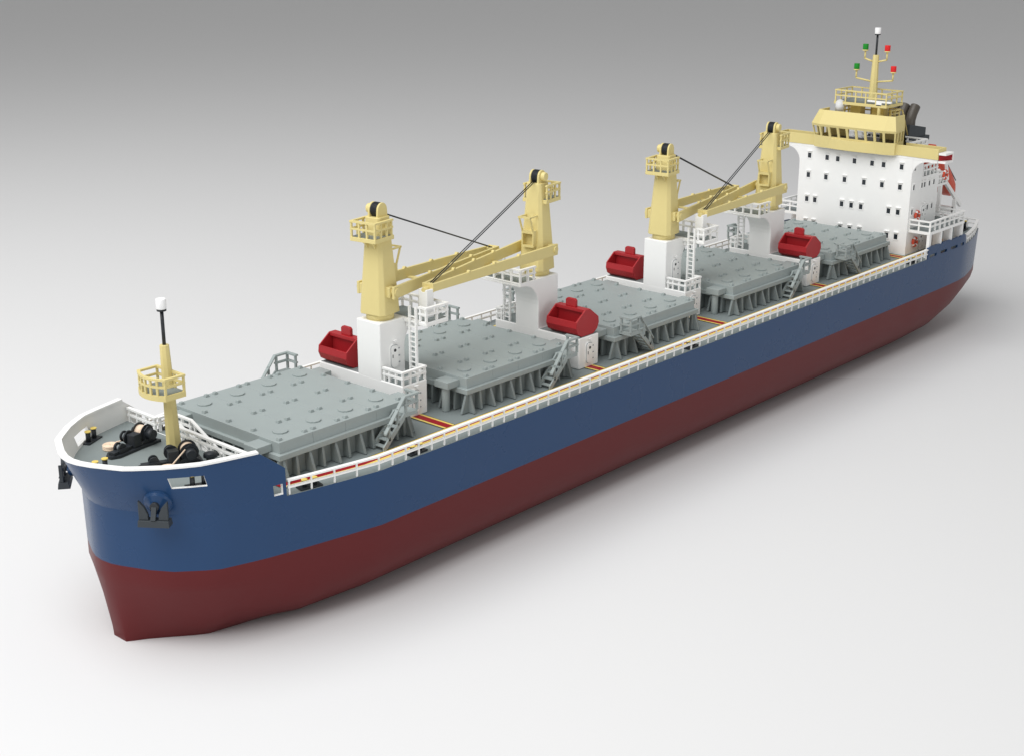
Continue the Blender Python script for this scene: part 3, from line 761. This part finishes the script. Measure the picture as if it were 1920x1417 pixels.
# funnel
f = MB(WHITE, DKGREY); f.box(-13.15, -12.6, -.36, .36, .46, 1.7); f.box(-13.27, -12.5, -.42, .42, 1.7, 1.785, DKGREY)
f.prism([(-13.14, -.4, 1.785), (-12.5, -.4, 1.785), (-12.5, -.4, 2.05), (-13.14, -.4, 1.935)], (0, .8, 0), DKGREY)
FU = finish('funnel', f, ship, .006)
for y in (-.2, -.01, .18):
    e = MB(BROWN); pts = [(-12.95, y, 1.9), (-12.95, y, 2.06), (-13.0, y, 2.17), (-13.1, y, 2.29)]
    rings = []
    for i, q in enumerate(pts):
        q = Vector(q); a = [0, .18, .55, .72][i]
        u = Vector((math.cos(a), 0, math.sin(a))); w = Vector((0, 1, 0))
        rings.append([q + (u * math.cos(t) + w * math.sin(t)) * .09 for t in [2 * math.pi * k / 20 for k in range(20)]])
    e.loft(rings, smooth=True); o = finish('exhaust_pipe', e, FU); smooth_by_angle(o, 50)

# lifeboat launching frame and the lifeboat on it
BY = .36
a0, a1 = Vector((-13.3, BY, 1.36)), Vector((-14.38, BY, .56))
fr = MB(WHITE)
for s in (-1, 1):
    yy = Vector((0, s * .27, 0)); dn = Vector((0, 0, -.2))
    fr.bar(a0 + yy + dn, a1 + yy + dn, .05, .07)
    fr.box(-14.08, -14.02, BY + s * .3 - .03, BY + s * .3 + .03, 0, .52); fr.box(-13.42, -13.36, BY + s * .3 - .03, BY + s * .3 + .03, 0, 1.06)
    fr.bar(Vector((-13.4, BY + s * .32, 1.55)), Vector((-13.62, BY + s * .32, .95)), .04, .05)
fr.box(-14.08, -14.02, BY - .3, BY + .3, .28, .38)
finish('launching_frame', fr, ship)
B = thing('lifeboat', tuple((a0 + a1) / 2 + Vector((0, 0, -.2))), 'orange enclosed free fall lifeboat on the sloping white frame behind the bridge block', 'lifeboat')
dx = (a1 - a0).normalized(); up = Vector((0, 1, 0)).cross(dx); up = up if up.z > 0 else -up
lb = MB(ORANGE, BLACK); rings = []
for t, wd, hl, hh in ((-.05, .1, .03, .12), (.06, .2, -.07, .22), (.3, .235, -.13, .24), (.6, .235, -.14, .24), (.85, .2, -.12, .21), (1.0, .14, -.06, .16), (1.05, .07, .0, .11)):
    c = a0 + (a1 - a0) * t
    prof = [(wd * .45, hl), (wd * .85, hl * .55), (wd, .02), (wd * .95, hh * .45), (wd * .62, hh * .95), (wd * .3, hh)]
    prof = prof + [(-y, z) for y, z in prof[::-1]]
    rings.append([c + Vector((0, y, 0)) + up * z for y, z in prof])
lb.loft(rings); finish('boat_hull', lb, B, .01)
lb = MB(BLACK)
for s in (-1, 1):
    lb.bar(a0 + (a1 - a0) * .12 + Vector((0, s * .17, 0)) + up * .235, a0 + (a1 - a0) * .9 + Vector((0, s * .13, 0)) + up * .21, .012, .012)
finish('grab_line', lb, B)
lb = MB(ORANGE); c = a0 + (a1 - a0) * .12 + up * .2
lb.loft([[c + dx * x + Vector((0, y, 0)) for x, y in ((-.12, -.1), (.14, -.1), (.14, .1), (-.12, .1))], [c + dx * x + Vector((0, y, 0)) + up * .12 for x, y in ((-.1, -.07), (.08, -.07), (.08, .07), (-.1, .07))]]); finish('conning_tower', lb, B, .008)

# life rings hanging on the side wall
rl = {(1, .66): 'orange and white life ring on the port wall above the side platform', (1, .2): 'orange and white life ring on the port wall under the side platform'}
def ring_at(x, y, z, ax, lab):
    q = MB(ORANGE, WHITE)
    q.torus((x, y, z), ax, .068, .024, 32, 10, lambda t: WHITE if (t * 4 + .25) % 1 < .22 else ORANGE)
    for p in q.v: p.z -= KEEL
    o = finish('life_ring', q); tag(o, lab, 'life ring', 'orange life rings'); smooth_by_angle(o, 60)
    return o
def settle(o):                                                   # origin of a loose mesh to its own centre
    me = o.data; c = sum((v.co for v in me.vertices), Vector()) / len(me.vertices)
    for v_ in me.vertices: v_.co -= c
    o.location = c
for (s, z), l in rl.items(): settle(ring_at(-11.63, s * 1.11, z, (0, 1, 0), l))
settle(ring_at(-12.62, 1.09, 1.23, (0, 1, 0), 'orange life ring on the upper rail beside the lifeboat'))

# coils of mooring rope on the forecastle deck
def coil(x, y, lab, lead):
    q = MB(ROPE)
    for k in range(3):
        for R in ((.022, .04, .058, .076) if k == 2 else (.076,)): q.torus((x, y, .282 + k * .017), (0, 0, 1), R, .0105, 28, 7)
    q.tube((x, y, .272), (x, y, .315), .066, n=20)
    q.pipe(lead, .008, 6)
    for p in q.v: p.z -= KEEL
    o = finish('rope_coil', q); tag(o, lab, 'rope coil', 'coils of mooring rope'); settle(o)
coil(3.345, -.58, 'coil of pale rope beside the starboard winch on the bow deck', [(3.29, -.56, .34), (3.2, -.53, .345), (3.15, -.5, .39), (3.02, -.46, .42)])
coil(3.32, .40, 'coil of pale rope beside the port winch just behind the bow rail', [(3.28, .42, .335), (3.1, .41, .45)])

# anchors hanging from the hawse pipes
def anchor(s):
    c0 = P(.30, .14, s); nrm = Vector((.80, s * .60, 0)).normalized(); t = Vector((-nrm.y, nrm.x, 0)); u = Vector((0, 0, 1))
    q = MB(BLUE)                                                 # hawse bolster, part of the ship
    nb = (nrm * .9 + u * -.42).normalized(); ub = nb.cross(t); ub = ub if ub.z > 0 else -ub
    def disc(e, r, z=0): return [c0 + nb * e + u * z + t * (r * math.cos(a)) + ub * (r * math.sin(a)) for a in [2 * math.pi * k / 20 for k in range(20)]]
    q.loft([disc(-.03, .15), disc(.0, .147), disc(.022, .132), disc(.03, .112), disc(.055, .078, -.01), disc(.085, .055, -.015)], smooth=True)
    o = finish('hawse_bolster', q, ship); smooth_by_angle(o, 25)
    c = c0 + nrm * .13
    A = thing('anchor', tuple(c + u * -.2), 'black stockless anchor hanging on the port bow, the nearer of the two' if s > 0 else 'black stockless anchor at the far starboard bow, seen edge on past the stem', 'anchor', 'bow anchors')
    k = MB(DKGREY); f = lambda a, b, e: c + t * a + u * b + nrm * e
    def plate(poly, e0, e1): k.prism([f(a, b, e0) for a, b in poly], nrm * (e1 - e0))
    k.hexa([f(-.16, -.19, -.075), f(.16, -.19, -.075), f(.16, -.19, .055), f(-.16, -.19, .055)], [f(-.155, -.12, -.06), f(.155, -.12, -.06), f(.155, -.12, .045), f(-.155, -.12, .045)])
    for g in (-1, 1): plate([(g * .148, -.12), (g * .148, .08), (g * .125, .06), (g * .085, .01), (g * .055, -.06), (g * .05, -.12)], -.01, .03)
    finish('flukes', k, A, .006)
    k = MB(DKGREY, BLACK); k.bar(f(0, -.12, .04), f(0, .0, -.02), .05, .03, DKGREY, up=nrm); k.tube(f(-.0, .0, -.06), f(0, .0, -.01), .045, n=14, mat=BLACK); finish('shank', k, A)
anchor(1); anchor(-1)

# ------------------------------------------------------------------ floor
fl = MB(FLOOR); fl.add([(-160, -160, 0), (60, -160, 0), (60, 60, 0), (-160, 60, 0)], [(0, 1, 2, 3)])
o = finish('floor', fl); o['kind'] = 'structure'

# ------------------------------------------------------------------ light
Wd = bpy.data.worlds.new('World'); S.world = Wd; Wd.use_nodes = True
bg = Wd.node_tree.nodes['Background']; bg.inputs['Color'].default_value = (1, 1, 1, 1); bg.inputs['Strength'].default_value = 0.39
def area(name, loc, aim, size, power, sy=None):
    L = bpy.data.lights.new(name, 'AREA'); L.energy = power; L.size = size
    if sy: L.shape = 'RECTANGLE'; L.size_y = sy
    o = bpy.data.objects.new(name, L); COL.objects.link(o); o.location = loc
    o.rotation_euler = (Vector(aim) - Vector(loc)).to_track_quat('-Z', 'Y').to_euler()
area('key_softbox', (17, -3, 31), (0, 0, 0), 38, 15600)
area('added_port_fill', (10, 42, 5.5), (-5, 0, 2), 34, 1800, 9)  # unseen lamp, added to brighten the port faces

# ------------------------------------------------------------------ camera
f_px, yaw, pitch, roll = 2687.26119, 3.86805997, 0.320823722, 1.21558173e-3
fw = Vector((math.cos(yaw) * math.cos(pitch), math.sin(yaw) * math.cos(pitch), -math.sin(pitch)))
rt = fw.cross(Vector((0, 0, 1))).normalized(); upv = rt.cross(fw)
c_, s_ = math.cos(roll), math.sin(roll)
R_, U_ = rt * c_ + upv * s_, -rt * s_ + upv * c_
cam = bpy.data.cameras.new('camera'); co = bpy.data.objects.new('camera', cam); COL.objects.link(co)
co.matrix_world = Matrix(((R_.x, U_.x, -fw.x, 11.1198), (R_.y, U_.y, -fw.y, 12.0142), (R_.z, U_.z, -fw.z, 5.7766 - KEEL), (0, 0, 0, 1)))
cam.sensor_width = 36; cam.lens = f_px / 1920 * 36; cam.clip_end = 500; cam.clip_start = .1
S.camera = co
S.render.engine = 'CYCLES'
S.cycles.use_denoising = True
S.cycles.max_bounces = 8
S.view_settings.view_transform = 'Standard'; S.view_settings.look = 'None'; S.view_settings.gamma = 1; S.view_settings.exposure = 0
